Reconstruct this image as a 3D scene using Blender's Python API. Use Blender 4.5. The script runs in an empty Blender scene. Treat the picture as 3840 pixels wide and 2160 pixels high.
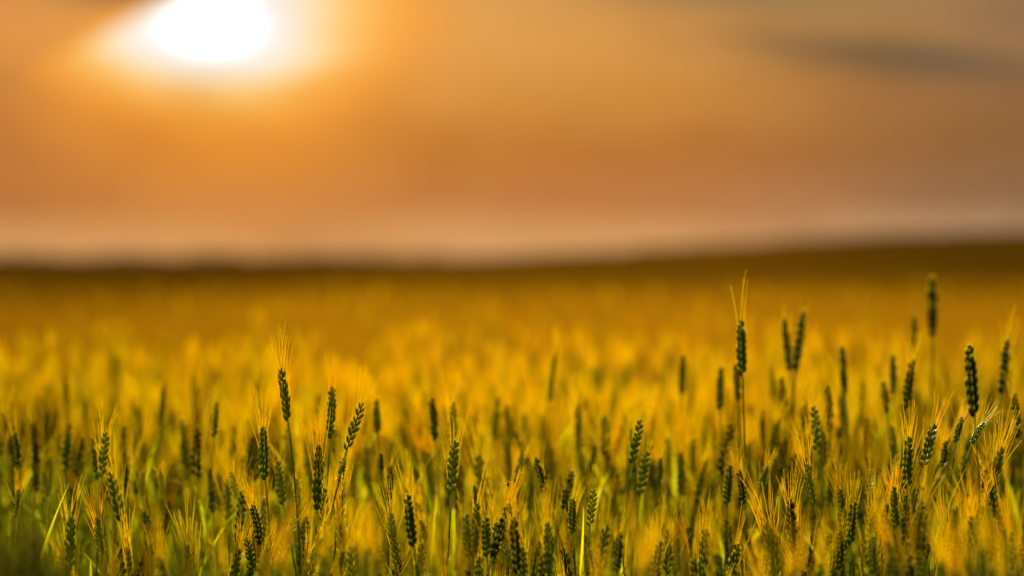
import bpy, math, random
import numpy as np
from mathutils import Vector, Matrix

R = math.radians
rng = np.random.default_rng(11)
random.seed(11)
S = bpy.context.scene
COL = S.collection

# ------------------------------------------------------------------ camera
CAM_H = 1.12
FPX = 100.0 / 36.0 * 3840.0            # focal length in photo pixels
PITCH = math.atan((1080 - 962) / FPX)
cd = bpy.data.cameras.new("camera")
cam = bpy.data.objects.new("camera", cd)
COL.objects.link(cam)
cam.location = (0, 0, CAM_H)
cam.rotation_euler = (R(90) - PITCH, 0, 0)
cd.lens = 100
cd.sensor_width = 36
cd.clip_start = 0.05
cd.clip_end = 20000
FOCUS = 4.28
cd.dof.use_dof = True
cd.dof.focus_distance = FOCUS
cd.dof.aperture_fstop = 1.9
S.camera = cam
S.render.resolution_x, S.render.resolution_y = 1024, 576

# ------------------------------------------------------------------ view
S.view_settings.view_transform = 'Standard'
S.view_settings.look = 'None'
S.view_settings.exposure = 1.2
S.view_settings.gamma = 1.0
S.render.engine = 'CYCLES'
S.cycles.use_denoising = True
S.cycles.max_bounces = 10
S.cycles.diffuse_bounces = 6
S.cycles.transmission_bounces = 6
S.cycles.transparent_max_bounces = 8
S.cycles.sample_clamp_indirect = 6

# ------------------------------------------------------------------ sun
SUN_AZ = R(-5.8)                        # left of the view axis (+Y)
SUN_EL = R(14.0)       # the sun itself stands just above the frame; its glow fills the cloud gap below it
sd = Vector((math.sin(SUN_AZ) * math.cos(SUN_EL), math.cos(SUN_AZ) * math.cos(SUN_EL), math.sin(SUN_EL)))
sl = bpy.data.lights.new("sun", 'SUN')
sl.energy = 5.0
sl.angle = R(0.6)
sl.color = (1.0, 0.92, 0.36)
so = bpy.data.objects.new("sun", sl)
so.rotation_euler = (-sd).to_track_quat('-Z', 'Y').to_euler()
so.location = sd * 50
COL.objects.link(so)


# ------------------------------------------------------------------ node helpers
def lin(c):
    return tuple(((v / 255) / 12.92 if v / 255 <= 0.04045 else ((v / 255 + 0.055) / 1.055) ** 2.4) for v in c)


class NT:
    """A tiny wrapper: node trees written as expressions."""
    def __init__(self, tree):
        self.t = tree
        tree.nodes.clear()

    def n(self, kind, **kw):
        nd = self.t.nodes.new(kind)
        for k, v in kw.items():
            setattr(nd, k, v)
        return nd

    def put(self, sock, v):
        if isinstance(v, bpy.types.NodeSocket):
            self.t.links.new(v, sock)
        elif isinstance(v, (tuple, list)) and len(v) == 3 and sock.type == 'RGBA':
            sock.default_value = (*v, 1)
        else:
            sock.default_value = v

    def m(self, op, a, b=0.0, c=0.0, clamp=False):
        nd = self.n('ShaderNodeMath', operation=op, use_clamp=clamp)
        for i, v in enumerate((a, b, c)):
            self.put(nd.inputs[i], v)
        return nd.outputs[0]

    def mix(self, f, a, b, mode='MIX'):
        nd = self.n('ShaderNodeMix', data_type='RGBA', blend_type=mode)
        self.put(nd.inputs[0], f)
        self.put(nd.inputs[6], a)
        self.put(nd.inputs[7], b)
        return nd.outputs[2]

    def smooth(self, v, a, b):
        nd = self.n('ShaderNodeMapRange', interpolation_type='SMOOTHSTEP')
        self.put(nd.inputs[0], v)
        nd.inputs[1].default_value, nd.inputs[2].default_value = a, b
        return nd.outputs[0]

    def ramp(self, v, stops, mode='EASE'):
        nd = self.n('ShaderNodeValToRGB')
        cr = nd.color_ramp
        cr.interpolation = mode
        while len(cr.elements) < len(stops):
            cr.elements.new(0.5)
        for e, (p, c) in zip(cr.elements, stops):
            e.position = p
            e.color = (*c, 1)
        self.put(nd.inputs[0], v)
        return nd.outputs[0]

    def noise(self, vec, scale, detail=2, rough=0.5):
        nd = self.n('ShaderNodeTexNoise')
        if vec is not None:
            self.put(nd.inputs['Vector'], vec)
        nd.inputs['Scale'].default_value = scale
        nd.inputs['Detail'].default_value = detail
        nd.inputs['Roughness'].default_value = rough
        return nd.outputs['Fac']


# ------------------------------------------------------------------ world: evening sky with cloud veil
W = bpy.data.worlds.new("World")
S.world = W
W.use_nodes = True
g = NT(W.node_tree)
tc = g.n('ShaderNodeTexCoord')
sep = g.n('ShaderNodeSeparateXYZ')
g.t.links.new(tc.outputs['Generated'], sep.inputs[0])
dx, dy, dz = sep.outputs
ysafe = g.m('MAXIMUM', dy, 0.05)
X = g.m('MULTIPLY', g.m('DIVIDE', dx, ysafe), 7.156)        # 1 unit = 8 degrees across
Y = g.m('MULTIPLY', g.m('DIVIDE', dz, ysafe), 7.156)        # 0 at the horizon
cmb = g.n('ShaderNodeCombineXYZ')
g.put(cmb.inputs[0], g.m('MULTIPLY', X, 1.6)); g.put(cmb.inputs[1], g.m('MULTIPLY', Y, 9.0))
nz = g.noise(cmb.outputs[0], 1.0, 4, 0.55)
cmb2 = g.n('ShaderNodeCombineXYZ')
g.put(cmb2.inputs[0], g.m('MULTIPLY', X, 2.4)); g.put(cmb2.inputs[1], g.m('MULTIPLY', Y, 5.0)); cmb2.inputs[2].default_value = 4.4
nz2 = g.noise(cmb2.outputs[0], 1.0, 3, 0.5)
nzc = g.m('SUBTRACT', nz, 0.5)
Yn = g.m('ADD', Y, g.m('MULTIPLY', nzc, 0.17))
t = g.m('DIVIDE', Yn, 0.70)
warm = g.ramp(t, [(0.0, lin((216, 160, 104))), (0.09, lin((210, 150, 90))), (0.20, lin((193, 124, 68))), (0.36, lin((192, 121, 54))),
                  (0.55, lin((208, 140, 62))), (0.75, lin((215, 150, 74))), (1.0, lin((214, 152, 82)))])
cool = g.ramp(t, [(0.0, lin((180, 142, 108))), (0.10, lin((172, 134, 100))), (0.22, lin((146, 107, 74))), (0.42, lin((144, 99, 58))),
                  (0.60, lin((150, 104, 64))), (0.78, lin((164, 120, 76))), (0.92, lin((158, 120, 80))), (1.0, lin((150, 118, 84)))])
side = g.smooth(g.m('ADD', X, g.m('MULTIPLY', nzc, 0.4)), 0.15, 1.35)
sky = g.mix(side, warm, cool)
leftd = g.m('MULTIPLY', g.m('MULTIPLY', g.smooth(X, -0.80, -1.32), 0.8), g.smooth(Y, 0.05, 0.2))
sky = g.mix(leftd, sky, g.mix(g.smooth(Y, 0.3, 0.6), lin((184, 113, 58)), lin((224, 146, 72))))


def blob(cx, cy, sx, sy, rot=0.0, wob=0.0):
    """Soft elliptical cloud patch in the sky, exp(-r^2)."""
    ax = g.m('SUBTRACT', X, cx)
    ay = g.m('SUBTRACT', Y if not wob else g.m('ADD', Y, g.m('MULTIPLY', nzc, wob)), cy)
    c, s = math.cos(rot), math.sin(rot)
    rx = g.m('ADD', g.m('MULTIPLY', ax, c / sx), g.m('MULTIPLY', ay, s / sx))
    ry = g.m('ADD', g.m('MULTIPLY', ax, -s / sy), g.m('MULTIPLY', ay, c / sy))
    r2 = g.m('ADD', g.m('MULTIPLY', rx, rx), g.m('MULTIPLY', ry, ry))
    return g.m('POWER', 2.71828, g.m('MULTIPLY', r2, -1.0))


# glow round the sun, which breaks through a gap under a cloud edge
sky = g.mix(g.m('MULTIPLY', blob(-0.70, 0.36, 0.46, 0.26, 0, 0.05), 0.60), sky, lin((252, 160, 52)))
sky = g.mix(g.m('MULTIPLY', blob(-0.50, 0.60, 0.50, 0.17, 0, 0.06), 0.60), sky, lin((248, 184, 100)))
gx = g.m('ADD', X, 0.755)
gy_ = g.m('DIVIDE', g.m('SUBTRACT', Y, 0.600), 0.60)
rad = g.m('MULTIPLY', g.m('SQRT', g.m('ADD', g.m('MULTIPLY', gx, gx), g.m('MULTIPLY', gy_, gy_))), 397.5)
edge = g.m('ADD', g.m('ADD', g.m('MULTIPLY', g.m('ADD', X, 0.93), 0.45), g.m('MULTIPLY', g.m('SUBTRACT', Y, 0.60), -1.0)), g.m('MULTIPLY', nzc, 0.03))
rad = g.m('ADD', rad, g.m('MULTIPLY', g.smooth(edge, 0.012, -0.045), 120.0))
rad = g.m('ADD', rad, g.m('MULTIPLY', nzc, 70.0))
rad = g.m('ADD', rad, g.m('MULTIPLY', g.m('SUBTRACT', nz2, 0.5), 50.0))
glow = g.ramp(g.m('DIVIDE', rad, 300.0), [(0.0, (1, 1, 1)), (0.17, (1.0, 1.0, 1.0)), (0.28, lin((255, 238, 218))), (0.36, lin((255, 226, 172))), (0.43, lin((255, 204, 120))),
                                         (0.51, lin((255, 184, 86))), (0.61, lin((254, 166, 62))), (0.73, lin((243, 152, 53))), (0.88, lin((228, 141, 58)))], 'LINEAR')
sky = g.mix(g.smooth(rad, 285.0, 130.0), sky, glow)
sky = g.mix(1.0, sky, g.mix(g.smooth(rad, 62.0, 18.0), (0, 0, 0), (1.3, 1.3, 1.3)), 'ADD')
# grey cloud bars
sky = g.mix(g.m('MULTIPLY', blob(1.04, 0.495, 0.36, 0.042, -0.065, 0.05), 0.92), sky, lin((108, 90, 68)))
sky = g.mix(g.m('MULTIPLY', blob(0.74, 0.540, 0.24, 0.034, -0.06, 0.03), 0.55), sky, lin((125, 98, 66)))
sky = g.mix(g.m('MULTIPLY', blob(0.62, 0.655, 0.46, 0.046, -0.06, 0.03), 0.8), sky, lin((146, 118, 76)))
sky = g.mix(g.m('MULTIPLY', blob(1.33, 0.595, 0.16, 0.045, 0, 0.03), 0.55), sky, lin((128, 98, 76)))
sky = g.mix(g.m('MULTIPLY', blob(-0.98, 0.672, 0.15, 0.036, 0.07, 0.03), 1.0), sky, lin((138, 98, 66)))
sky = g.mix(g.m('MULTIPLY', blob(-1.33, 0.43, 0.16, 0.035, 0, 0.03), 0.35), sky, lin((168, 118, 60)))
# gentle mottling of the veil
sky = g.mix(g.smooth(nz2, 0.45, 0.75), sky, g.mix(1.0, sky, (0.90, 0.87, 0.85), 'MULTIPLY'))
# daylight sky behind the veil, and a dim dome away from the sun
nish = g.n('ShaderNodeTexSky')
nish.sky_type = 'NISHITA'
nish.sun_disc = False
nish.sun_elevation = SUN_EL
nish.sun_rotation = SUN_AZ
nish.air_density = 2.0
nish.dust_density = 4.0
dome = g.mix(1.0, nish.outputs[0], (0.050, 0.040, 0.022), 'MULTIPLY')
dome = g.mix(1.0, dome, (0.19, 0.20, 0.045), 'ADD')
el = g.m('ARCSINE', g.m('MINIMUM', g.m('MAXIMUM', dz, -1.0), 1.0))
front = g.m('MULTIPLY', g.smooth(el, 0.34, 0.09), g.smooth(dy, 0.05, 0.75))
sky = g.mix(1.0, sky, (0.435, 0.435, 0.435), 'MULTIPLY')     # set for exposure +1.2
col = g.mix(front, dome, sky)
col = g.mix(g.smooth(dz, -0.002, -0.02), col, (0.03, 0.018, 0.004))
bg = g.n('ShaderNodeBackground')
g.put(bg.inputs[0], col)
bg.inputs[1].default_value = 1.0
out = g.n('ShaderNodeOutputWorld')
g.t.links.new(bg.outputs[0], out.inputs[0])


# ------------------------------------------------------------------ materials
def plant_material(name, ramp_cols, tip_col=None, translucency=0.35, trans_boost=1.3, rough=0.55, bulk=False, noise_amt=0.35, spec=0.3):
    """Leafy material: colour picked from a ramp by the plant's ripeness, thin enough to let light through."""
    mt = bpy.data.materials.new(name)
    mt.use_nodes = True
    q = NT(mt.node_tree)
    if bulk:
        a = q.n('ShaderNodeAttribute', attribute_name='tint')
        tint = a.outputs['Fac']
    else:
        oi = q.n('ShaderNodeObjectInfo')
        sp = q.n('ShaderNodeSeparateColor')
        q.t.links.new(oi.outputs['Color'], sp.inputs[0])
        tint = sp.outputs[0]
    geo = q.n('ShaderNodeTexCoord')
    nzv = q.noise(geo.outputs['Object'], 220.0, 2, 0.6)
    tv = q.m('ADD', tint, q.m('MULTIPLY', q.m('SUBTRACT', nzv, 0.5), noise_amt), clamp=True)
    k = len(ramp_cols) - 1
    c = q.ramp(tv, [(i / k, rc) for i, rc in enumerate(ramp_cols)], 'LINEAR')
    if tip_col:
        a2 = q.n('ShaderNodeAttribute', attribute_name='tip')
        c = q.mix(q.smooth(a2.outputs['Fac'], 0.55, 0.95), c, tip_col)
    p = q.n('ShaderNodeBsdfPrincipled')
    q.put(p.inputs['Base Color'], c)
    p.inputs['Roughness'].default_value = rough
    p.inputs['Specular IOR Level'].default_value = spec
    tr = q.n('ShaderNodeBsdfTranslucent')
    q.put(tr.inputs[0], q.mix(1.0, c, (trans_boost, trans_boost, trans_boost * 0.5), 'MULTIPLY'))
    mx = q.n('ShaderNodeMixShader')
    mx.inputs[0].default_value = translucency
    q.t.links.new(p.outputs[0], mx.inputs[1])
    q.t.links.new(tr.outputs[0], mx.inputs[2])
    o = q.n('ShaderNodeOutputMaterial')
    q.t.links.new(mx.outputs[0], o.inputs[0])
    return mt


EAR_RAMP = [(0.012, 0.011, 0.002), (0.062, 0.112, 0.004), (0.20, 0.21, 0.012), (0.42, 0.31, 0.022), (0.55, 0.36, 0.03)]
AWN_RAMP = [(0.42, 0.28, 0.003), (0.70, 0.55, 0.005), (0.78, 0.55, 0.007), (0.78, 0.52, 0.009)]  # dark low end also carries the vignette painted on the field sides
STEM_RAMP = [(0.025, 0.075, 0.006), (0.07, 0.12, 0.008), (0.20, 0.19, 0.02), (0.42, 0.29, 0.03)]
LEAF_RAMP = [(0.09, 0.12, 0.006), (0.30, 0.29, 0.006), (0.42, 0.31, 0.010), (0.66, 0.42, 0.02)]
TIP = (0.66, 0.58, 0.10)


def mat_set(b):
    s = "_field" if b else ""
    return [plant_material("stem_skin" + s, STEM_RAMP, None, 0.15, 1.2, 0.5, b),
            plant_material("ear_husk" + s, EAR_RAMP, TIP, 0.42, 2.0, 0.42, b, 0.22, 0.3),
            plant_material("awn_bristle" + s, AWN_RAMP, None, 0.75, 1.15, 0.6, b, 0.3, 0.1),
            plant_material("leaf_blade" + s, LEAF_RAMP, None, 0.58, 1.4, 0.5, b, 0.3),
            plant_material("collar_skin" + s, [(0.26, 0.26, 0.03), (0.38, 0.32, 0.05), (0.5, 0.34, 0.06)], None, 0.25, 1.2, 0.5, b)]


MS = mat_set(False)
MB = mat_set(True)
STEM, EAR, AWN, LEAF, COLLAR = range(5)


# ------------------------------------------------------------------ geometry: numpy pieces (all quads)
class Geo:
    def __init__(self):
        self.v, self.f, self.m, self.tip, self.n = [], [], [], [], 0

    def add(self, v, f, m, tip=None):
        v = np.asarray(v, float)
        f = np.asarray(f, int)
        self.v.append(v)
        self.f.append(f + self.n)
        self.m.append(np.full(len(f), m))
        self.tip.append(np.zeros(len(v)) if tip is None else tip)
        self.n += len(v)

    def arrays(self):
        return np.concatenate(self.v), np.concatenate(self.f), np.concatenate(self.m), np.concatenate(self.tip)


def frame_of(d):
    d = d / np.linalg.norm(d)
    a = np.array([0, 1.0, 0]) if abs(d[1]) < 0.9 else np.array([1.0, 0, 0])
    x = np.cross(a, d)
    x /= np.linalg.norm(x)
    return x, np.cross(d, x), d


def tube(G, pts, rad, sides, m, flat=1.0, tipv=None, side_dir=None):
    pts = np.asarray(pts, float)
    n = len(pts)
    rad = np.broadcast_to(rad, (n,))
    ang = np.arange(sides) * 2 * math.pi / sides
    vs = []
    for i in range(n):
        d = pts[min(i + 1, n - 1)] - pts[max(i - 1, 0)]
        x, y, d = frame_of(d)
        if side_dir is not None:
            x = side_dir - d * np.dot(side_dir, d)
            x /= np.linalg.norm(x)
            y = np.cross(d, x)
        vs.append(pts[i] + rad[i] * (np.cos(ang)[:, None] * x + flat * np.sin(ang)[:, None] * y))
    v = np.concatenate(vs)
    f = []
    for i in range(n - 1):
        for k in range(sides):
            a, b = i * sides + k, i * sides + (k + 1) % sides
            f.append((a, b, b + sides, a + sides))
    G.add(v, f, m, None if tipv is None else np.repeat(tipv, sides))


def floret(G, base, d, side, L, w, sides, segs, flat=0.72):
    """One pointed husk: a boat-shaped ovoid from base along d."""
    if segs == 4:
        ts, prof = [0, 0.18, 0.45, 0.75, 1.0], [0.25, 0.85, 1.0, 0.62, 0.05]
    else:
        ts, prof = [0, 0.38, 1.0], [0.3, 1.0, 0.08]
    d = d / np.linalg.norm(d)
    out = side * 0.10 * L
    pts = [base + d * L * t + out * (math.sin(t * math.pi)) for t in ts]
    tube(G, pts, np.array(prof) * w, sides, EAR, flat, np.array(ts), np.cross(d, side) if np.linalg.norm(np.cross(d, side)) > 1e-6 else None)
    return pts[-1]


EAR_LEN = 0.085


def ear_axis(z, bend):
    """Gently nodding rachis: point and direction at height z (0..EAR_LEN)."""
    t = z / EAR_LEN
    x = bend * 0.5 * t * t * EAR_LEN
    return np.array([x, 0, z * (1 - 0.12 * bend * bend * t)]), np.array([bend * t, 0, 1.0])


def build_ear(G, H, r, nsp=20, fan=3, sides=6, segs=4, bend=0.0, n_awn=22, awn_len=0.062, awn_w=0.00042, awn_sides=3, awn_seg=3, loose=1.0, base_z=0.0):
    """Two-ranked ear of spikelets into G; its bristles into H. The ear stands on z = base_z."""
    tips = []
    for i in range(nsp):
        t = (i + 0.3) / nsp
        z = t * EAR_LEN * 0.90
        p, ax = ear_axis(z, bend)
        ax = ax / np.linalg.norm(ax)
        sgn = 1 if i % 2 else -1
        sx = np.array([1.0, 0, 0]) * sgn
        sx = sx - ax * np.dot(sx, ax)
        sx /= np.linalg.norm(sx)
        sy = np.cross(ax, sx)
        size = (0.72 + 0.5 * math.sin(math.pi * min(1, t * 0.85 + 0.16))) * (0.92 + 0.16 * r.random())
        if r.random() < 0.07:
            size *= 0.75
        opening = (0.24 + 0.16 * r.random()) * loose
        for k in range(fan):
            o = (k - (fan - 1) / 2) / max(1, (fan - 1) / 2) if fan > 1 else 0.0
            d = ax + sx * (opening + 0.12 * r.normal() * 0.5 - 0.10 * abs(o)) + sy * (0.34 * o + 0.05 * r.normal())
            b = p + sx * 0.0016 + sy * 0.0018 * o + np.array([0, 0, base_z])
            L = 0.0142 * size * (1.0 if k != 1 else 1.12)
            tp = floret(G, b, d, sx, L, 0.0031 * size, sides, segs)
            tips.append((tp, d / np.linalg.norm(d), t, sx, sy))
    # topmost spikelet
    p, ax = ear_axis(EAR_LEN * 0.90, bend)
    ax /= np.linalg.norm(ax)
    for o in (-0.8, 0.0, 0.8):
        d = ax + np.array([0, 0.22 * o, 0])
        tp = floret(G, p + np.array([0, 0.001 * o, base_z]), d, np.array([0.3, 0, 0]), 0.0095, 0.0019, sides, segs)
        tips.append((tp, d / np.linalg.norm(d), 1.0, np.array([1.0, 0, 0]), np.array([0, 1.0, 0])))
    # rachis
    zs = np.linspace(0, EAR_LEN * 0.92, 4 if segs == 4 else 2)
    tube(G, [ear_axis(z, bend)[0] + np.array([0, 0, base_z]) for z in zs], 0.0013, 4, EAR)
    # bristles: more of them towards the top
    w = np.array([0.12 + tt[2] ** 2 for tt in tips])
    idx = r.choice(len(tips), size=min(n_awn, len(tips)), replace=False, p=w / w.sum())
    for j in idx:
        tp, d, t, sx, sy = tips[j]
        axd = ear_axis(t * EAR_LEN, bend)[1]
        axd /= np.linalg.norm(axd)
        spread = (0.03 + 0.19 * r.random() ** 1.6)
        dd = axd + sx * spread + sy * r.normal() * 0.10 + r.normal(size=3) * 0.03
        dd /= np.linalg.norm(dd)
        L = awn_len * (0.70 + 0.45 * r.random()) * (1.05 - 0.15 * t)
        cv = (sx * 0.06 + r.normal(size=3) * 0.06) * L
        ts = np.linspace(0, 1, awn_seg + 1)
        pts = [tp - d * 0.001 + dd * L * s + cv * s * s for s in ts]
        tube(H, pts, awn_w * (1 - 0.5 * ts), awn_sides, AWN)


def blade(G, base, d0, d1, L, w, segs, m=LEAF, twist=0.6, phase=0.0):
    """A grass blade: a shallow folded strip curving from direction d0 to d1."""
    ts = np.linspace(0, 1, segs + 1)
    p = np.array(base, float)
    vs, fs = [], []
    for i, t in enumerate(ts):
        d = d0 * (1 - t) + d1 * t
        d = d / np.linalg.norm(d)
        if i:
            p = p + d * L / segs
        a = phase + twist * t
        s = np.array([math.cos(a), math.sin(a), 0])
        s = s - d * np.dot(s, d)
        s /= max(1e-6, np.linalg.norm(s))
        nrm = np.cross(d, s)
        ww = w * (0.55 + 0.9 * t if t < 0.35 else (1 - t) / 0.65 * 0.865 + 0.03)
        vs += [p - s * ww + nrm * ww * 0.25, p, p + s * ww + nrm * ww * 0.25]
    for i in range(segs):
        for k in range(2):
            a = i * 3 + k
            fs.append((a, a + 1, a + 4, a + 3))
    G.add(vs, fs, m)


def make_mesh(name, v, f, mats, mi=None, tip=None, tint=None, smooth=True):
    me = bpy.data.meshes.new(name)
    nv, nf = len(v), len(f)
    me.vertices.add(nv)
    me.vertices.foreach_set('co', np.ascontiguousarray(v, np.float32).ravel())
    me.loops.add(nf * 4)
    me.loops.foreach_set('vertex_index', np.ascontiguousarray(f, np.int32).ravel())
    me.polygons.add(nf)
    me.polygons.foreach_set('loop_start', np.arange(0, nf * 4, 4, dtype=np.int32))
    for mt in mats:
        me.materials.append(mt)
    if mi is not None:
        me.polygons.foreach_set('material_index', np.ascontiguousarray(mi, np.int32))
    me.polygons.foreach_set('use_smooth', np.full(nf, smooth))
    for nm, arr in (('tip', tip), ('tint', tint)):
        if arr is not None:
            at = me.attributes.new(nm, 'FLOAT', 'POINT')
            at.data.foreach_set('value', np.ascontiguousarray(arr, np.float32))
    me.update(calc_edges=True)
    return me


def geo_mesh(name, G, mats=MS):
    v, f, m, tip = G.arrays()
    used = sorted(set(m.tolist()))
    mm = np.array([used.index(k) for k in m])
    return make_mesh(name, v, f, [mats[k] for k in used], mm, tip)


def link(name, me, parent=None):
    o = bpy.data.objects.new(name, me)
    COL.objects.link(o)
    o.parent = parent
    return o


# ------------------------------------------------------------------ terrain
def sm(a, b, x):
    t = np.clip((x - a) / (b - a), 0, 1)
    return t * t * (3 - 2 * t)


def ground_z(x, y):
    """Level near the camera; the land swells gently towards the far right."""
    x = np.asarray(x, float)
    y = np.asarray(y, float)
    yy = np.maximum(y, 1.0)
    a = x / yy
    prof = 0.0120 * sm(-0.12, 0.20, a) ** 1.25
    rise = prof * np.minimum(yy, 140.0) * sm(18, 120, yy)
    return rise * (1 - sm(150, 500, yy))


def sheet(name, xs_at, ys, nx, zf, mat, bump=None):
    V = []
    for y in ys:
        xx = np.linspace(-1, 1, nx) * xs_at(y)
        zz = zf(xx, np.full(nx, y))
        V.append(np.stack([xx, np.full(nx, y), zz], 1))
    V = np.concatenate(V)
    F = []
    for j in range(len(ys) - 1):
        a = np.arange(nx - 1) + j * nx
        F.append(np.stack([a, a + 1, a + nx + 1, a + nx], 1))
    me = make_mesh(name, V, np.concatenate(F), [mat])
    return link(name, me)


def soil_material():
    mt = bpy.data.materials.new("soil")
    mt.use_nodes = True
    q = NT(mt.node_tree)
    ge = q.n('ShaderNodeNewGeometry')
    c = q.ramp(q.noise(ge.outputs['Position'], 6.0, 5, 0.6), [(0.3, (0.045, 0.028, 0.012)), (0.7, (0.12, 0.08, 0.035))])
    p = q.n('ShaderNodeBsdfPrincipled')
    q.put(p.inputs['Base Color'], c)
    p.inputs['Roughness'].default_value = 0.95
    o = q.n('ShaderNodeOutputMaterial')
    q.t.links.new(p.outputs[0], o.inputs[0])
    return mt


def far_crop_material():
    mt = bpy.data.materials.new("far_crop")
    mt.use_nodes = True
    q = NT(mt.node_tree)
    ge = q.n('ShaderNodeNewGeometry')
    mp = q.n('ShaderNodeMapping')
    mp.inputs['Scale'].default_value = (0.35, 0.06, 0.4)
    q.t.links.new(ge.outputs['Position'], mp.inputs[0])
    big = q.noise(mp.outputs[0], 0.6, 3, 0.55)
    fine = q.noise(ge.outputs['Position'], 9.0, 3, 0.6)
    c = q.ramp(q.m('ADD', q.m('MULTIPLY', big, 0.6), q.m('MULTIPLY', fine, 0.4)),
               [(0.30, (0.060, 0.033, 0.002)), (0.5, (0.085, 0.036, 0.002)), (0.72, (0.125, 0.047, 0.003))])
    sx = q.n('ShaderNodeSeparateXYZ')
    q.t.links.new(ge.outputs['Position'], sx.inputs[0])
    strip = q.smooth(q.m('ADD', q.m('SUBTRACT', sx.outputs[0], q.m('MULTIPLY', sx.outputs[1], 0.07)), q.m('MULTIPLY', big, 3.0)), 0.0, 9.0)
    left_vignette = q.smooth(q.m('ADD', q.m('ADD', sx.outputs[0], q.m('MULTIPLY', sx.outputs[1], 0.03)), q.m('MULTIPLY', big, 1.5)), 0.4, -2.6)
    c = q.mix(left_vignette, c, q.mix(1.0, c, (0.62, 0.60, 0.6), 'MULTIPLY'))     # lens vignetting put into the crop colour: left side darkened
    c = q.mix(strip, c, q.mix(1.0, c, (0.66, 0.68, 0.8), 'MULTIPLY'))       # the same vignette darkening painted into the colour on the right
    near_gold = q.m('POWER', q.smooth(q.m('ADD', sx.outputs[1], q.m('MULTIPLY', big, 8.0)), 62.0, 9.0), 1.6)
    c = q.mix(near_gold, c, q.mix(1.0, c, (3.9, 3.9, 2.0), 'MULTIPLY'))           # the near belt of the crop has a paler, golden colour
    p = q.n('ShaderNodeBsdfDiffuse')
    q.put(p.inputs['Color'], c)
    o = q.n('ShaderNodeOutputMaterial')
    q.t.links.new(p.outputs[0], o.inputs[0])
    return mt


gy = np.concatenate([[-6], np.linspace(0, 20, 11), np.geomspace(24, 9000, 50)])
gr = sheet("ground", lambda y: 12 + max(y, 0) * 0.7, gy, 61, ground_z, soil_material())
gr["kind"] = "structure"

FAR_Y0 = 7.5
fy = np.concatenate([np.linspace(FAR_Y0, 40, 90), np.geomspace(40.6, 3600, 120)])


def far_z(x, y):
    lift = sm(FAR_Y0, FAR_Y0 + 8, y)
    base = ground_z(x, y) + 0.50 + 0.24 * lift
    rough = (rng.random(len(x)) - 0.5) * (0.10 + 0.0006 * np.minimum(y, 150))
    return base + rough


fc = sheet("distant_wheat", lambda y: 3.0 + y * 0.45, fy, 160, far_z, far_crop_material())
fc["kind"] = "stuff"
fc["label"] = "brown green wheat field running back to the horizon"
fc["category"] = "wheat field"


# ------------------------------------------------------------------ far wood on the left of the skyline
def wood():
    G = Geo()
    r = np.random.default_rng(5)
    for i in range(150):
        x = -560 + 500 * r.random() ** 1.3
        y = 2600 + 260 * r.random()
        big = 3.0 + 4.4 * r.random() ** 2.5
        if x > -260:
            big *= 0.75
        wdt = big * (0.7 + 0.9 * r.random())
        # trunk, then clumps of leaf-sized faces
        tube(G, [(x, y, 0), (x, y, big * 0.5)], np.array([0.35, 0.2]), 5, 0)
        for k in range(46):
            d = r.normal(size=3)
            d /= np.linalg.norm(d)
            p = np.array([x, y, big * 0.62]) + d * np.array([wdt * 0.5, wdt * 0.5, big * 0.38]) * (0.55 + 0.45 * r.random())
            n = r.normal(size=3); n /= np.linalg.norm(n)
            a, b, _ = frame_of(n)
            s = 0.3 + 0.4 * r.random()
            G.add([p - a * s - b * s, p + a * s - b * s, p + a * s + b * s, p - a * s + b * s], [(0, 1, 2, 3)], 0)
    v, f, m, tip = G.arrays()
    mt = bpy.data.materials.new("far_leaves")
    mt.use_nodes = True
    q = NT(mt.node_tree)
    ge = q.n('ShaderNodeNewGeometry')
    c = q.ramp(q.noise(ge.outputs['Position'], 0.3, 3), [(0.35, (0.08, 0.06, 0.026)), (0.7, (0.14, 0.10, 0.042))])
    p = q.n('ShaderNodeBsdfPrincipled')
    q.put(p.inputs['Base Color'], c)
    p.inputs['Roughness'].default_value = 0.9
    o = q.n('ShaderNodeOutputMaterial')
    q.t.links.new(p.outputs[0], o.inputs[0])
    ob = link("far_wood", make_mesh("far_wood", v, f, [mt]))
    ob["kind"] = "stuff"
    ob["label"] = "low dark wood along the left skyline"
    ob["category"] = "wood"


wood()

# ------------------------------------------------------------------ ear library for single stalks
N_EAR = 12
EARS, BEARDS = [], []
for i in range(N_EAR):
    r = np.random.default_rng(100 + i)
    G, H = Geo(), Geo()
    build_ear(G, H, r, nsp=[15, 16, 17, 16, 14, 17, 17, 13, 16, 16, 16, 15][i], fan=3, bend=[0.0, 0.10, 0.2, -0.1, 0.05, 0.3, 0.0, 0.15, -0.2, 0.08, 0.04, 0.22][i],
              n_awn=[15, 18, 24, 16, 13, 28, 20, 13, 22, 32, 7, 9][i], awn_len=[0.072, 0.066, 0.074, 0.064, 0.07, 0.076, 0.062, 0.072, 0.07, 0.068, 0.074, 0.064][i],
              awn_w=0.00060, loose=[1.0, 1.2, 0.9, 1.1, 1.35, 1.0, 0.8, 1.4, 1.0, 1.15, 1.05, 1.2][i])
    EARS.append(geo_mesh("ear", G))
    BEARDS.append(geo_mesh("beard", H))
LEAVES = []
for i in range(6):
    r = np.random.default_rng(300 + i)
    G = Geo()
    a = r.random() * 6.28
    out = np.array([math.cos(a), math.sin(a), 0])
    blade(G, (0, 0, 0), np.array([0, 0, 1.0]) + out * 0.25, np.array([0, 0, 1.0 - 0.9 * r.random()]) + out * (0.3 + 0.7 * r.random()), 0.20 + 0.08 * r.random(), 0.0055, 9, twist=r.normal() * 1.2, phase=a + 1.57)
    LEAVES.append(geo_mesh("leaf", G))


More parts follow.
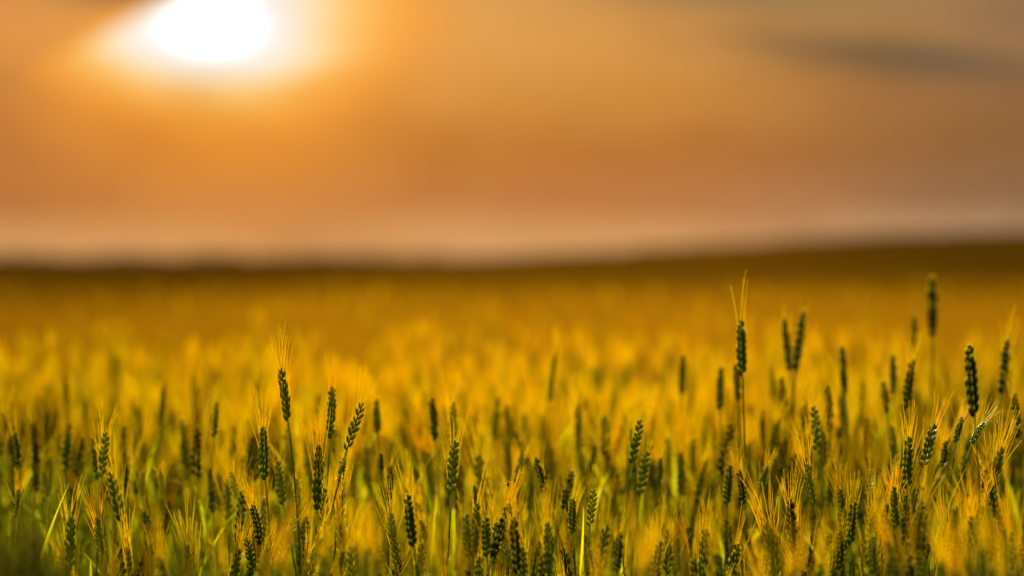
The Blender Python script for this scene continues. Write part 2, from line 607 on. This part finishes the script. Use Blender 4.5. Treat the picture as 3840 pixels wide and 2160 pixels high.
def pix(px, py, z):
    """World point seen at photo position (px, py in 2576-wide units) at depth z along the view axis."""
    sx = (px - 1288) * 3840 / 2576 / FPX * z
    sy = (724.5 - py) * 3840 / 2576 / FPX * z
    c, s = math.cos(PITCH), math.sin(PITCH)
    return np.array([sx, z * c + sy * s, CAM_H - z * s + sy * c])


def stalk(tip, base, roll, var, tint, label, group, beard=1.0, leaf=True, r=None, fat=0.80):
    """One wheat plant: an Empty at its foot > stem, ear (> beard), leaf."""
    r = r or np.random.default_rng(int(abs(tip[0]) * 1e5) + 7)
    ax = tip - base
    L = np.linalg.norm(ax)
    ax = ax / L
    foot = np.array([base[0] - ax[0] * 0.30 + r.normal() * 0.02, base[1] - ax[1] * 0.30 + r.normal() * 0.02, 0.0])
    foot[2] = float(ground_z(foot[0], foot[1]))
    root = bpy.data.objects.new("wheat_stalk", None)
    root.empty_display_size = 0.05
    COL.objects.link(root)
    root.location = foot
    root["label"], root["category"], root["group"] = label, "wheat stalk", group
    # stem
    up = base - foot
    c1 = np.array([0, 0, up[2] * 0.45])
    c2 = up - ax * up[2] * 0.30
    ts = np.linspace(0, 1, 11)
    pts = [(1 - t) ** 3 * 0 + 3 * (1 - t) ** 2 * t * c1 + 3 * (1 - t) * t * t * c2 + t ** 3 * up for t in ts]
    G = Geo()
    pts_main = pts[:-1] + [up - ax * 0.022]
    tube(G, pts_main, np.linspace(0.0019, 0.0012, len(pts_main)), 6, STEM)
    tube(G, [up - ax * 0.024, up - ax * 0.018, up - ax * 0.010, up - ax * 0.004, up + ax * 0.004], np.array([0.0016, 0.0021, 0.0013, 0.0019, 0.0012]), 6, COLLAR)
    st = link("stem", geo_mesh("stem", G), root)
    # ear and its beard
    sc = L / EAR_LEN
    z = Vector(ax)
    q = Vector((0, 0, 1)).rotation_difference(z)
    M = Matrix.Translation(Vector(up)) @ q.to_matrix().to_4x4() @ Matrix.Rotation(roll, 4, 'Z') @ Matrix.Diagonal((fat * sc ** 0.45, fat * sc ** 0.45, sc, 1))
    e = link("ear", EARS[var % N_EAR], root)
    e.matrix_local = M
    parts = [st, e]
    if beard > 0:
        b = link("beard", BEARDS[var % N_EAR], e)
        b.scale = (1, 1, beard)
        b.color = (max(0, min(1, 0.5 + r.normal() * 0.3)), 0, 0, 1)
    st.color = (max(0, tint - 0.15), 0, 0, 1)
    e.color = (tint, 0, 0, 1)
    if leaf:
        lf = link("leaf", LEAVES[int(r.integers(len(LEAVES)))], root)
        t = 0.55 + 0.2 * r.random()
        k = int(t * 10)
        lf.location = Vector(pts[k])
        lf.rotation_euler = (0, 0, r.random() * 6.28)
        lf.color = (0.04 + 0.42 * r.random(), 0, 0, 1)
    return root


# ------------------------------------------------------------------ the stalks one can tell apart
# ear tip x, y, ear foot x, y (2576-wide photo units), depth, roll, variant, ripeness, beard, label, group
G1, G2, G3 = "sharp wheat stalks", "soft dark wheat stalks", "soft foreground wheat stalks"
HERO = [
    (707, 922, 725, 1062, 4.28, 0.3, 0, .30, 1.0, "tallest sharp wheat ear of the left cluster, rising alone on a bare dark stem", G1),
    (838, 970, 830, 1105, 4.48, 1.2, 3, .30, 1.0, "slightly soft wheat ear between the tallest sharp ear and the right leaning ear", G1),
    (907, 1008, 872, 1135, 4.26, 0.2, 7, .32, 1.0, "sharp wheat ear leaning right with bristles swept right in the left cluster", G1),
    (655, 1070, 668, 1210, 4.34, 0.9, 2, .26, 1.0, "sharp wheat ear just left below the tallest ear, bristles fanning left", G1),
    (803, 1115, 797, 1285, 4.22, 1.4, 6, .18, 1.0, "long dark straight wheat ear showing a zigzag face, centre of the left cluster", G1),
    (812, 1225, 818, 1330, 4.32, 0.3, 4, .34, .8, "green wheat ear tucked behind the long zigzag ear", G1),
    (693, 1158, 714, 1272, 4.46, 0.4, 1, .38, .9, "softer green wheat ear between the left fanning ear and the zigzag ear", G1),
    (640, 1265, 656, 1372, 4.24, 1.0, 8, .10, 1.0, "dark wheat ear low left in the cluster, above the splayed ear", G1),
    (614, 1352, 640, 1436, 4.20, 0.2, 7, .14, .9, "splayed dark wheat ear with open husks at the bottom of the left cluster", G1),
    (862, 1150, 856, 1212, 4.44, 0.9, 7, .22, .7, "short dark wheat ear behind the stem of the right leaning ear", G1),
    (747, 1200, 752, 1292, 4.44, 1.3, 0, .68, .8, "faded golden wheat ear left of the long zigzag ear", G1),
    (978, 1288, 1000, 1425, 4.22, 0.2, 9, .52, 1.0, "yellow green wheat ear leaning left under a dense fan of orange bristles", G1),
    (985, 1170, 980, 1262, 4.66, 0.6, 3, .12, .9, "soft dark wheat ear behind the dense fan of orange bristles", G2),
    (955, 1140, 958, 1192, 4.62, 0.6, 4, .18, .9, "small soft wheat ear right of the left cluster, above the dense bristle fan", G2),
    (262, 1083, 256, 1203, 4.40, 0.5, 7, .46, 1.0, "lone small green wheat ear with spread bristles standing clear at the left", G1),
    (230, 1300, 262, 1402, 4.30, 0.3, 5, .50, 1.0, "left leaning pale wheat ear below the lone ear at the left", G1),
    (40, 1085, 48, 1186, 4.75, 0.5, 3, .14, 1.0, "soft dark wheat ear near the left edge of the field view", G2),
    (40, 1228, 42, 1304, 4.42, 0.5, 2, .48, 1.0, "dim golden wheat ear at the left edge below the dark one", G2),
    (576, 1185, 596, 1250, 4.50, 0.2, 7, .62, 1.0, "pale golden wheat ear with one bristle kicked right, left of the cluster", G2),
    (350, 1185, 360, 1250, 4.62, 0.2, 5, .55, 1.0, "brownish soft wheat ear right of the lone left ear", G2),
    (400, 1185, 412, 1240, 4.58, 0.2, 9, .60, 1.0, "soft golden wheat ear midway between the lone ear and the left cluster", G2),
    (318, 1150, 316, 1240, 4.80, 0.2, 3, .12, .8, "soft dark green wheat ear close right of the lone left ear", G2),
    (1142, 1105, 1135, 1247, 4.27, 0.4, 4, .36, .9, "sharp fresh green wheat ear standing alone at the centre on a pale collared stem", G1),
    (1088, 998, 1096, 1112, 4.92, 0.9, 3, .10, .8, "soft dark tall wheat ear left of the lone centre ear", G2),
    (943, 1003, 951, 1092, 4.95, 0.9, 1, .10, .7, "soft dark wheat ear just right of the right leaning sharp ear", G2),
    (1064, 1305, 1072, 1362, 4.42, 0.3, 8, .06, .8, "small nearly black wheat ear low left of the lone centre ear", G2),
    (1166, 1290, 1182, 1405, 4.02, 0.3, 1, .40, .9, "soft green wheat ear just right below the lone centre ear", G3),
    (1220, 1298, 1226, 1404, 4.12, 0.5, 4, .24, .9, "green wheat ear at the left of the tight dark bunch low in the centre", G1),
    (1250, 1312, 1240, 1420, 4.28, 1.1, 6, .30, .9, "sharp thin green wheat ear in the middle of the low dark bunch", G1),
    (1292, 1298, 1302, 1446, 4.04, 0.5, 0, .08, .8, "large dark wheat ear at the right of the low centre bunch", G3),
    (1193, 1220, 1195, 1262, 4.60, 1.1, 6, .08, .6, "tiny dark wheat ear right of the lone centre ear", G2),
    (1346, 1148, 1374, 1242, 4.46, 0.3, 0, .20, .9, "wheat ear leaning left with lit spikelets, right of the lone centre ear", G2),
    (1310, 1140, 1300, 1215, 4.66, 0.3, 7, .42, .9, "pale soft wheat ear with bright husks left of the left leaning centre ear", G2),
    (1441, 1182, 1416, 1282, 3.98, 1.2, 6, .05, .6, "dark smooth wheat ear leaning right in the centre right", G3),
    (1434, 1252, 1441, 1345, 4.27, 0.6, 2, .30, .8, "small sharp wheat ear right below the dark smooth leaning ear", G1),
    (1490, 1228, 1484, 1325, 4.29, 0.2, 7, .44, 1.2, "sparse wheat ear with long bristles reaching right beside the dark smooth ear", G1),
    (1500, 1120, 1482, 1190, 4.90, 1.2, 3, .06, .6, "soft dark wheat ear leaning right behind the sparse bristly ear", G2),
    (1607, 1052, 1590, 1168, 4.52, 0.3, 7, .26, .9, "soft dark wheat ear with lit husks on a pale stem right of centre", G2),
    (1626, 1130, 1610, 1250, 4.62, 0.4, 4, .30, .9, "soft wheat ear low behind the lit husk ear right of centre", G2),
    (1664, 1150, 1655, 1230, 4.74, 0.4, 3, .34, .9, "faint green wheat ear right of the lit husk ear", G2),
    (1720, 890, 1714, 992, 5.35, 0.9, 3, .12, .7, "very soft dark wheat ear far back, left of the tall drooping bristled ear", G2),
    (1811, 920, 1812, 1032, 5.10, 0.9, 1, .10, .7, "very soft dark wheat ear left of the tall right hand ear", G2),
    (1862, 803, 1868, 948, 4.62, 0.5, 10, .28, 1.0, "tall soft wheat ear with upright bristles on a long dark stem at the right", G2),
    (1852, 912, 1857, 1012, 4.95, 0.9, 3, .06, .7, "dark soft wheat ear hidden behind the tall right hand ear", G2),
    (1972, 798, 1988, 935, 5.25, 1.2, 0, .06, .7, "left twin of a soft dark V of two wheat ears at the right", G2),
    (2020, 778, 2003, 935, 5.20, 1.2, 4, .10, .7, "right twin of a soft dark V of two wheat ears at the right", G2),
    (1966, 945, 1976, 1060, 5.15, 1.2, 3, .10, .7, "soft dark wheat ear under the V of two ears", G2),
    (2118, 868, 2126, 992, 5.15, 1.1, 6, .08, .7, "slim soft dark wheat ear right of the V of two ears", G2),
    (2083, 968, 2088, 1092, 4.95, 1.0, 3, .05, .7, "very dark soft wheat ear low right of the V of two ears", G2),
    (2042, 1018, 2056, 1135, 4.66, 0.3, 7, .34, .9, "soft wheat ear with bright husks below the V of two ears", G2),
    (1832, 1168, 1830, 1272, 4.58, 0.4, 1, .22, 1.0, "dark wheat ear left of the long dark stem, bristles fanning left", G2),
    (1866, 1180, 1868, 1275, 4.55, 0.4, 8, .08, 1.0, "nearly black wheat ear touching the long dark stem at the right", G2),
    (1928, 1170, 1913, 1234, 4.56, 0.3, 4, .28, 1.1, "short wheat ear leaning right with bristles fanned right of the long stem", G2),
    (2018, 1165, 2050, 1275, 4.36, 0.2, 5, .46, 1.1, "pale wheat ear leaning left under a bright orange bristle tuft at the right", G1),
    (2345, 692, 2346, 846, 3.50, 1.4, 6, .02, .0, "tallest nearly black bare wheat ear standing far above the field at the right", G3),
    (2302, 790, 2300, 872, 5.60, 1.0, 3, .10, .6, "faint dark wheat ear left of the tallest black ear", G2),
    (2246, 888, 2248, 992, 5.20, 1.0, 0, .06, .7, "soft dark wheat ear first left below the tallest black ear", G2),
    (2291, 900, 2279, 1035, 4.85, 0.5, 1, .10, .9, "soft dark wheat ear leaning right just left of the tallest black ear's stem", G2),
    (2224, 958, 2232, 1042, 5.00, 0.7, 3, .06, .7, "smaller soft dark wheat ear leaning left, two ears left of the tallest black stem", G2),
    (2436, 865, 2452, 1052, 4.00, 0.6, 10, .04, .6, "large dark wheat ear leaning left, right of the tallest black ear", G3),
    (2536, 850, 2519, 992, 4.95, 0.9, 0, .04, .9, "large dark soft wheat ear leaning right near the right edge", G2),
    (2553, 985, 2562, 1105, 4.80, 0.9, 3, .02, .9, "black soft wheat ear cut close to the right edge", G2),
    (2281, 1095, 2284, 1232, 4.26, 0.4, 1, .20, 1.0, "sharp dark wheat ear left of the sharp right leaning pair at lower right", G1),
    (2349, 1062, 2322, 1180, 4.26, 0.3, 4, .20, 1.0, "sharp wheat ear leaning right with a pale collar at lower right", G1),
    (2415, 1045, 2405, 1115, 4.42, 0.3, 2, .24, 1.0, "bristly wheat ear right of the sharp pale collared ear", G1),
    (2468, 1056, 2444, 1120, 4.32, 0.4, 5, .24, 1.1, "wheat ear bowed right with orange bristles streaming right, near the right edge", G1),
    (2382, 1108, 2370, 1190, 4.52, 0.4, 3, .10, .9, "soft dark wheat ear behind the sharp pale collared ear", G2),
    (2516, 1120, 2488, 1275, 4.32, 0.3, 9, .40, 1.0, "long ragged wheat ear leaning right by the right edge", G1),
    (2243, 1222, 2256, 1332, 4.24, 0.3, 9, .34, 1.0, "bristly wheat ear low left under the sharp dark ear at lower right", G1),
    (2281, 1242, 2278, 1362, 4.26, 0.9, 6, .16, .8, "dark wheat ear directly below the sharp dark ear at lower right", G1),
    (2108, 1228, 2128, 1330, 4.30, 0.3, 9, .34, 1.1, "bristly wheat ear right below the bright orange tuft", G1),
    (2143, 1258, 2140, 1372, 4.22, 0.6, 1, .22, 1.0, "dark wheat ear with pale husk points right of the bristly ear under the orange tuft", G1),
    (2192, 1180, 2184, 1250, 4.52, 0.5, 7, .55, 1.0, "soft golden wheat ear between the orange tuft and the sharp dark ear", G2),
    (2120, 1330, 2112, 1436, 4.16, 0.4, 8, .16, .9, "shaggy dark wheat ear at the bottom under the orange tuft", G1),
    (2410, 1270, 2400, 1390, 3.86, 0.4, 3, .34, .8, "soft olive wheat ear low in front at the lower right", G3),
    (2188, 1345, 2200, 1446, 3.92, 0.4, 1, .30, .9, "soft green wheat ear at the bottom left of the sharp dark ear", G3),
    (1560, 1335, 1552, 1440, 3.96, 0.4, 0, .12, .9, "dark soft wheat ear at the bottom below the lit husk ear", G3),
    (1700, 1350, 1706, 1440, 4.08, 0.4, 9, .58, 1.0, "golden soft wheat ear at the bottom right of centre", G3),
    (1940, 1345, 1930, 1440, 4.30, 0.3, 9, .60, 1.1, "golden bristly wheat ear at the bottom, right of the long dark stem", G1),
    (1480, 1380, 1484, 1446, 4.10, 0.3, 4, .36, .9, "green soft wheat ear at the bottom beneath the sparse bristly ear", G3),
    (860, 1385, 852, 1446, 4.02, 0.3, 1, .40, .9, "soft green wheat ear at the bottom right of the long zigzag ear", G3),
]
for i, h in enumerate(HERO):
    z = h[4]
    r = np.random.default_rng(900 + i)
    dzt = r.normal() * 0.012
    stalk(pix(h[0], h[1], z + dzt), pix(h[2], h[3], z), h[5], h[6], h[7], h[9], h[10], h[8], leaf=(i % 3 != 0), r=r)

# a few ears close to the lens, far out of focus
NEAR = [(95, 1290, 105, 1530, 2.55, .10, "blurred brown wheat ear close in front, rightmost of four at the lower left corner"),
        (60, 1330, 66, 1570, 2.50, .05, "dark blurred wheat ear close in front, second from the lower left corner"),
        (22, 1360, 30, 1600, 2.45, .03, "darkest blurred wheat ear close in front at the very left corner"),
        (120, 1380, 128, 1600, 2.6, .12, "low blurred wheat ear close in front beside the dark corner ears"),
        (455, 1320, 460, 1550, 2.6, .22, "blurred olive wheat ear close in front left of the sharp cluster, taller of two"),
        (505, 1370, 512, 1590, 2.6, .26, "blurred olive wheat ear close in front left of the sharp cluster, shorter of two"),
        (45, 1300, 52, 1530, 2.70, .04, "tall dark blurred wheat ear close in front, between the two darkest at the left corner"),
        (80, 1350, 85, 1570, 2.75, .05, "dark brown blurred wheat ear close in front, low in the left corner bunch"),
        (8, 1340, 12, 1560, 2.65, .03, "dark blurred wheat ear close in front, cut by the left edge"),
        (150, 1400, 156, 1610, 2.70, .08, "blurred brown wheat ear close in front, right fringe of the left corner bunch"),
        (35, 1395, 40, 1600, 2.80, .03, "lowest dark blurred wheat ear close in front in the left corner"),
        (905, 1370, 915, 1590, 2.3, .36, "blurred green wheat ear close in front below the right leaning ear"),
        (2455, 1370, 2465, 1590, 2.2, .22, "blurred brownish wheat ear close in front at the lower right"),
        (2545, 1400, 2555, 1620, 2.1, .06, "blurred dark wheat ear close in front at the lower right corner")]
for i, h in enumerate(NEAR):
    stalk(pix(h[0], h[1], h[4]), pix(h[2], h[3], h[4]), 0.4, i, h[5], h[6], "wheat stalks close to the lens", 0.0, False, np.random.default_rng(70 + i))


# ------------------------------------------------------------------ more single stalks between them
LAND = [(707, 922, "the tallest sharp ear"), (907, 1008, "the sharp right leaning ear"), (803, 1150, "the long zigzag ear"), (262, 1083, "the lone left ear"),
        (230, 1300, "the left leaning pale ear"), (40, 1085, "the dark left edge ear"), (614, 1352, "the splayed dark ear"), (978, 1288, "the dense bristle fan"),
        (1142, 1105, "the lone centre ear"), (1088, 998, "the soft tall centre ear"), (1250, 1312, "the low dark bunch"), (1346, 1148, "the left leaning centre ear"),
        (1441, 1182, "the dark smooth leaning ear"), (1607, 1052, "the lit husk ear"), (1720, 890, "the faint far ear"), (1862, 803, "the tall bristled right ear"),
        (1866, 1220, "the long dark stem"), (1995, 798, "the dark V of ears"), (2018, 1165, "the orange bristle tuft"), (2345, 692, "the tallest black ear"),
        (2349, 1062, "the sharp collared ear"), (2436, 865, "the large dark right ear"), (2516, 1120, "the ragged right edge ear"), (2281, 1300, "the lower right dark ear"),
        (1700, 1350, "the golden bottom ear"), (1480, 1380, "the green bottom ear"), (400, 1185, "the soft golden left ear")]
ORD = ["first", "second", "third", "fourth", "fifth", "sixth", "seventh", "eighth", "ninth", "tenth", "eleventh", "twelfth", "thirteenth", "fourteenth"]


def fill_stalks():
    r = np.random.default_rng(77)
    CL = [(660, 60, 2), (815, 55, 2), (965, 50, 1.5), (1090, 30, .7), (1235, 45, 2), (1295, 30, 1.5), (1430, 50, 1.3), (1620, 60, 1.8), (1860, 70, 2.2), (2085, 75, 3.8), (2270, 65, 4.4),
          (2400, 60, 4.6), (2510, 45, 4.6), (300, 220, 0.6), (1288, 800, 0.8)]          # the crop stands in loose clumps
    CW = np.array([c[2] for c in CL])
    out = []
    for n, z0, z1, ylo, yhi in ((32, 3.3, 3.85, 1350, 1445), (66, 3.95, 4.7, 1170, 1440), (100, 4.85, 5.9, 1000, 1350)):
        k = 0
        while k < n:
            z = math.sqrt(z0 * z0 + (z1 * z1 - z0 * z0) * r.random())
            c = CL[int(r.choice(len(CL), p=CW / CW.sum()))]
            px = float(c[0] + c[1] * r.normal())
            if not 15 < px < 2561:
                continue
            top = ylo + (yhi - ylo) * r.random() ** 0.75
            if z > 4.7 and top < (1170 if px < 900 else 1060 if px < 1650 else 980) and r.random() < 0.85:
                continue
            if z < 4.7 and any(abs(px - h[0]) < 26 and top < h[3] and z < h[4] and top > h[1] - 120 for h in HERO):
                continue          # do not stand right in front of a clear ear
            L = 0.078 + 0.012 * r.random()
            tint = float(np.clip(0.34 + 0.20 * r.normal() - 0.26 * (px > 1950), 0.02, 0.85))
            out.append((px, top, z, L, float(np.clip(r.normal() * 0.18, -0.32, 0.32)), float(np.clip(r.normal() * 0.14, -0.3, 0.3)), tint))
            k += 1
    lab = {}
    for i, o in enumerate(out):
        j = min(range(len(LAND)), key=lambda q: math.hypot(LAND[q][0] - o[0], (LAND[q][1] - o[1]) * 0.8))
        lab.setdefault((j, o[0] < LAND[j][0]), []).append(i)
    text = {}
    for (j, left), ids in lab.items():
        ids.sort(key=lambda i: abs(out[i][0] - LAND[j][0]))
        for q, i in enumerate(ids):
            px, top, z, L, lx, ly, tint = out[i]
            look = "soft foreground" if z < 3.88 else "sharp" if z < 4.72 else "blurred"
            colr = "dark green" if tint < 0.2 else "green" if tint < 0.42 else "olive" if tint < 0.6 else "golden"
            lean = " leaning left" if lx < -0.14 else " leaning right" if lx > 0.14 else ""
            text[i] = f"{look} {colr} ear{lean}, {ORD[min(q, 13)]} {'left' if left else 'right'} of {LAND[j][2]}"
    for i, (px, top, z, L, lx, ly, tint) in enumerate(out):
        tip = pix(px, top, z)
        ax = np.array([lx, ly, 1.0])
        base = tip - ax / np.linalg.norm(ax) * L
        grp = "wheat stalks between the foreground and the sharp ears" if z < 3.88 else "wheat stalks among the sharp ears" if z < 4.72 else "blurred wheat stalks behind the sharp ears"
        stalk(tip, base, r.random() * 3.1, int(r.integers(N_EAR)), tint, text[i], grp, 0.9 + 0.25 * r.random(), r.random() < 0.6, np.random.default_rng(4000 + i))


fill_stalks()


# ------------------------------------------------------------------ a fly among the bristles
def fly():
    mt = bpy.data.materials.new("fly_black")
    mt.use_nodes = True
    q = NT(mt.node_tree)
    p = q.n('ShaderNodeBsdfPrincipled')
    tcx = q.n('ShaderNodeTexCoord')
    q.put(p.inputs['Base Color'], q.ramp(q.noise(tcx.outputs['Object'], 900, 2), [(0.3, (0.006, 0.004, 0.003)), (0.8, (0.02, 0.012, 0.008))]))
    p.inputs['Roughness'].default_value = 0.4
    o = q.n('ShaderNodeOutputMaterial')
    q.t.links.new(p.outputs[0], o.inputs[0])
    mw = plant_material("fly_wing", [(0.8, 0.38, 0.05), (0.85, 0.42, 0.06)], None, 0.7, 1.1, 0.3)
    root = bpy.data.objects.new("fly", None)
    COL.objects.link(root)
    root.location = pix(1278, 1218, 4.22)
    root["label"], root["category"] = "tiny black fly with orange wings hovering among the bristles at the centre", "fly"
    G = Geo()
    ts = np.array([-1, -0.8, -0.3, 0.15, 0.3, 0.45, 0.7, 0.8, 0.95, 1.0])
    rd = np.array([0.1, 0.6, 1.0, 0.75, 0.55, 0.95, 0.8, 0.5, 0.6, 0.15])
    tube(G, [np.array([0.0004 * t, 0, 0.0034 * t]) for t in ts], rd * 0.0017, 8, STEM)
    link("body", geo_mesh("fly_body", G, [mt] * 5), root)
    for s, a in ((1, 0.75), (-1, 1.6)):
        G = Geo()
        d = np.array([math.sin(a) * s, 0.15, math.cos(a)])
        blade(G, (0.0006 * s, 0.0004, 0.0014), d, d + np.array([0.15 * s, 0, 0]), 0.0056, 0.0014, 6, LEAF, 0.2, 1.2)
        link("wing", geo_mesh("fly_wing", G, [mw] * 5), root)


fly()

# ------------------------------------------------------------------ the field: thousands of stalks nobody could count, as one object
def bulk_variant(r, lod):
    G = Geo()
    bend = r.normal() * 0.18
    if lod == 0:
        build_ear(G, G, r, nsp=int(r.integers(13, 17)), fan=2, sides=4, segs=2, bend=bend, n_awn=26, awn_len=0.068, awn_w=0.00055, awn_seg=2, loose=1.1)
        tube(G, [(0, 0, -0.9), (0.006, 0, -0.4), (0, 0, -0.02)], np.array([0.002, 0.0018, 0.0012]), 4, STEM)
        tube(G, [(0, 0, -0.022), (0, 0, -0.012), (0, 0, 0.003)], np.array([0.0017, 0.0015, 0.0012]), 4, COLLAR)
        nl = 3
        sg = 5
    else:
        zs = np.linspace(0, EAR_LEN, 7)
        pts = [ear_axis(z, bend)[0] + r.normal(size=3) * 0.0008 for z in zs]
        tube(G, pts, np.array([0.0022, 0.0062, 0.0052, 0.0064, 0.005, 0.0045, 0.0008]), 5, EAR, 0.75)
        for k in range(15):
            t = r.random()
            p, ax = ear_axis(EAR_LEN * (0.3 + 0.68 * t), bend)
            a = r.random() * 6.28
            d = ax / np.linalg.norm(ax) + np.array([math.cos(a), math.sin(a), 0]) * (0.12 + 0.22 * r.random())
            d /= np.linalg.norm(d)
            tube(G, [p, p + d * (0.05 + 0.025 * r.random())], np.array([0.0009, 0.0005]), 3, AWN)
        tube(G, [(0, 0, -0.9), (0, 0, 0)], np.array([0.002, 0.0012]), 3, STEM)
        nl = 2
        sg = 3
    for k in range(nl):
        a = r.random() * 6.28
        out = np.array([math.cos(a), math.sin(a), 0])
        b = (0, 0, -0.12 - 0.26 * r.random())
        blade(G, b, np.array([0, 0, 1.0]) + out * 0.15, np.array([0, 0, 1.0 - 1.1 * r.random()]) + out * (0.25 + 0.8 * r.random()),
              0.16 + 0.10 * r.random(), 0.0050 if lod == 0 else 0.0062, sg, twist=r.normal() * 1.2, phase=a + 1.57)
    return G.arrays()


def scatter(n, y0, y1, half, r):
    """n points spread evenly over the ground strip y0..y1 whose half width is half(y)."""
    pts = []
    hm = half(y1)
    while len(pts) < n:
        y = y0 + (y1 - y0) * r.random(n)
        x = (2 * r.random(n) - 1) * hm
        ok = np.abs(x) < half(y)
        pts += list(zip(x[ok], y[ok]))
    return np.array(pts[:n])


def clump(x, y, s, k):
    """Slow patchiness of the crop, -1..1."""
    return (np.sin(x * s * 1.3 + k) * np.cos(y * s * 0.9 + 2 * k) + np.sin(x * s * 0.6 - y * s * 0.8 + 3 * k)) * 0.5


BV, BF, BM, BT, BI = [], [], [], [], []
OFF = 0


def plant_many(xy, tip_h, tints, tilt_sd, variants, r, scale_sd=0.10):
    global OFF
    n = len(xy)
    which = r.integers(len(variants), size=n)
    for k, (v, f, m, tip) in enumerate(variants):
        ids = np.where(which == k)[0]
        c = len(ids)
        if not c:
            continue
        yaw = r.random(c) * 2 * math.pi
        tx = r.normal(size=c) * tilt_sd
        ty = r.normal(size=c) * tilt_sd
        s = np.clip(1 + r.normal(size=c) * scale_sd, 0.7, 1.35)
        cy, sy = np.cos(yaw), np.sin(yaw)
        Z = np.zeros(c)
        O = np.ones(c)
        Rz = np.stack([np.stack([cy, -sy, Z], 1), np.stack([sy, cy, Z], 1), np.stack([Z, Z, O], 1)], 1)
        cx, sx = np.cos(tx), np.sin(tx)
        Rx = np.stack([np.stack([O, Z, Z], 1), np.stack([Z, cx, -sx], 1), np.stack([Z, sx, cx], 1)], 1)
        c2, s2 = np.cos(ty), np.sin(ty)
        Ry = np.stack([np.stack([c2, Z, s2], 1), np.stack([Z, O, Z], 1), np.stack([-s2, Z, c2], 1)], 1)
        M = np.einsum('nij,njk,nkl->nil', Rx, Ry, Rz) * s[:, None, None]
        T = np.stack([xy[ids, 0], xy[ids, 1], ground_z(xy[ids, 0], xy[ids, 1]) + tip_h[ids] - EAR_LEN * s], 1)
        P = np.einsum('nij,vj->nvi', M, v) + T[:, None, :]
        nv = len(v)
        BV.append(P.reshape(-1, 3).astype(np.float32))
        BF.append((f[None] + (np.arange(c) * nv)[:, None, None] + OFF).reshape(-1, 4).astype(np.int32))
        BM.append(np.tile(m, c).astype(np.int32))
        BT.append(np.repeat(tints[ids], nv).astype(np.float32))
        BI.append(np.tile(tip, c).astype(np.float32))
        OFF += nv * c


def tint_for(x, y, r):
    t = 0.36 + 0.22 * sm(4.6, 6.5, y) + 0.14 * clump(x, y, 1.1, 0.7) + 0.18 * r.normal(size=len(x)) - 0.30 * sm(0.08, 0.19, x / y) - 0.30 * sm(0.05, 0.17, -x / y)  # last two terms paint vignetting into the tint: both field sides go darker
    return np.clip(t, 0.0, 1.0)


r0 = np.random.default_rng(21)
V0 = [bulk_variant(np.random.default_rng(500 + i), 0) for i in range(10)]
V1 = [bulk_variant(np.random.default_rng(600 + i), 1) for i in range(12)]
half = lambda y: 0.18 * y + 0.9
# strip in front of the sharp band: shorter and thinner
def band(n, y0, y1, mean, sd, V, keep=None, lo=None):
    p = scatter(n, y0, y1, half, r0)
    if keep is not None:
        p = p[r0.random(len(p)) < keep(p[:, 1])]
    x, y = p[:, 0], p[:, 1]
    hh = mean + sd * r0.normal(size=len(p)) + 0.03 * clump(x, y, 0.9, 2.0)
    if lo is not None:
        hh = np.minimum(hh, lo(y))
    plant_many(p, hh, tint_for(x, y, r0), 0.12, V, r0)


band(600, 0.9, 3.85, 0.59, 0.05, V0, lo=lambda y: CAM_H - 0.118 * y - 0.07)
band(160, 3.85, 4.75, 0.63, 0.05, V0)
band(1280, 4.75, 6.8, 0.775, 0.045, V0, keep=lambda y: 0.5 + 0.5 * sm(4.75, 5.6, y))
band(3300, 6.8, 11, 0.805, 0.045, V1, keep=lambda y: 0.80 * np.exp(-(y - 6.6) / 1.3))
band(230, 11, 26, 0.80, 0.05, V1)
me = make_mesh("wheat_crop", np.concatenate(BV), np.concatenate(BF), MB, np.concatenate(BM), np.concatenate(BI), np.concatenate(BT))
del BV, BF, BM, BT, BI
wc = link("wheat_crop", me)
wc["kind"] = "stuff"
wc["label"] = "dense golden green wheat crop filling the field behind the sharp ears"
wc["category"] = "wheat crop"
print("bulk faces", len(me.polygons))
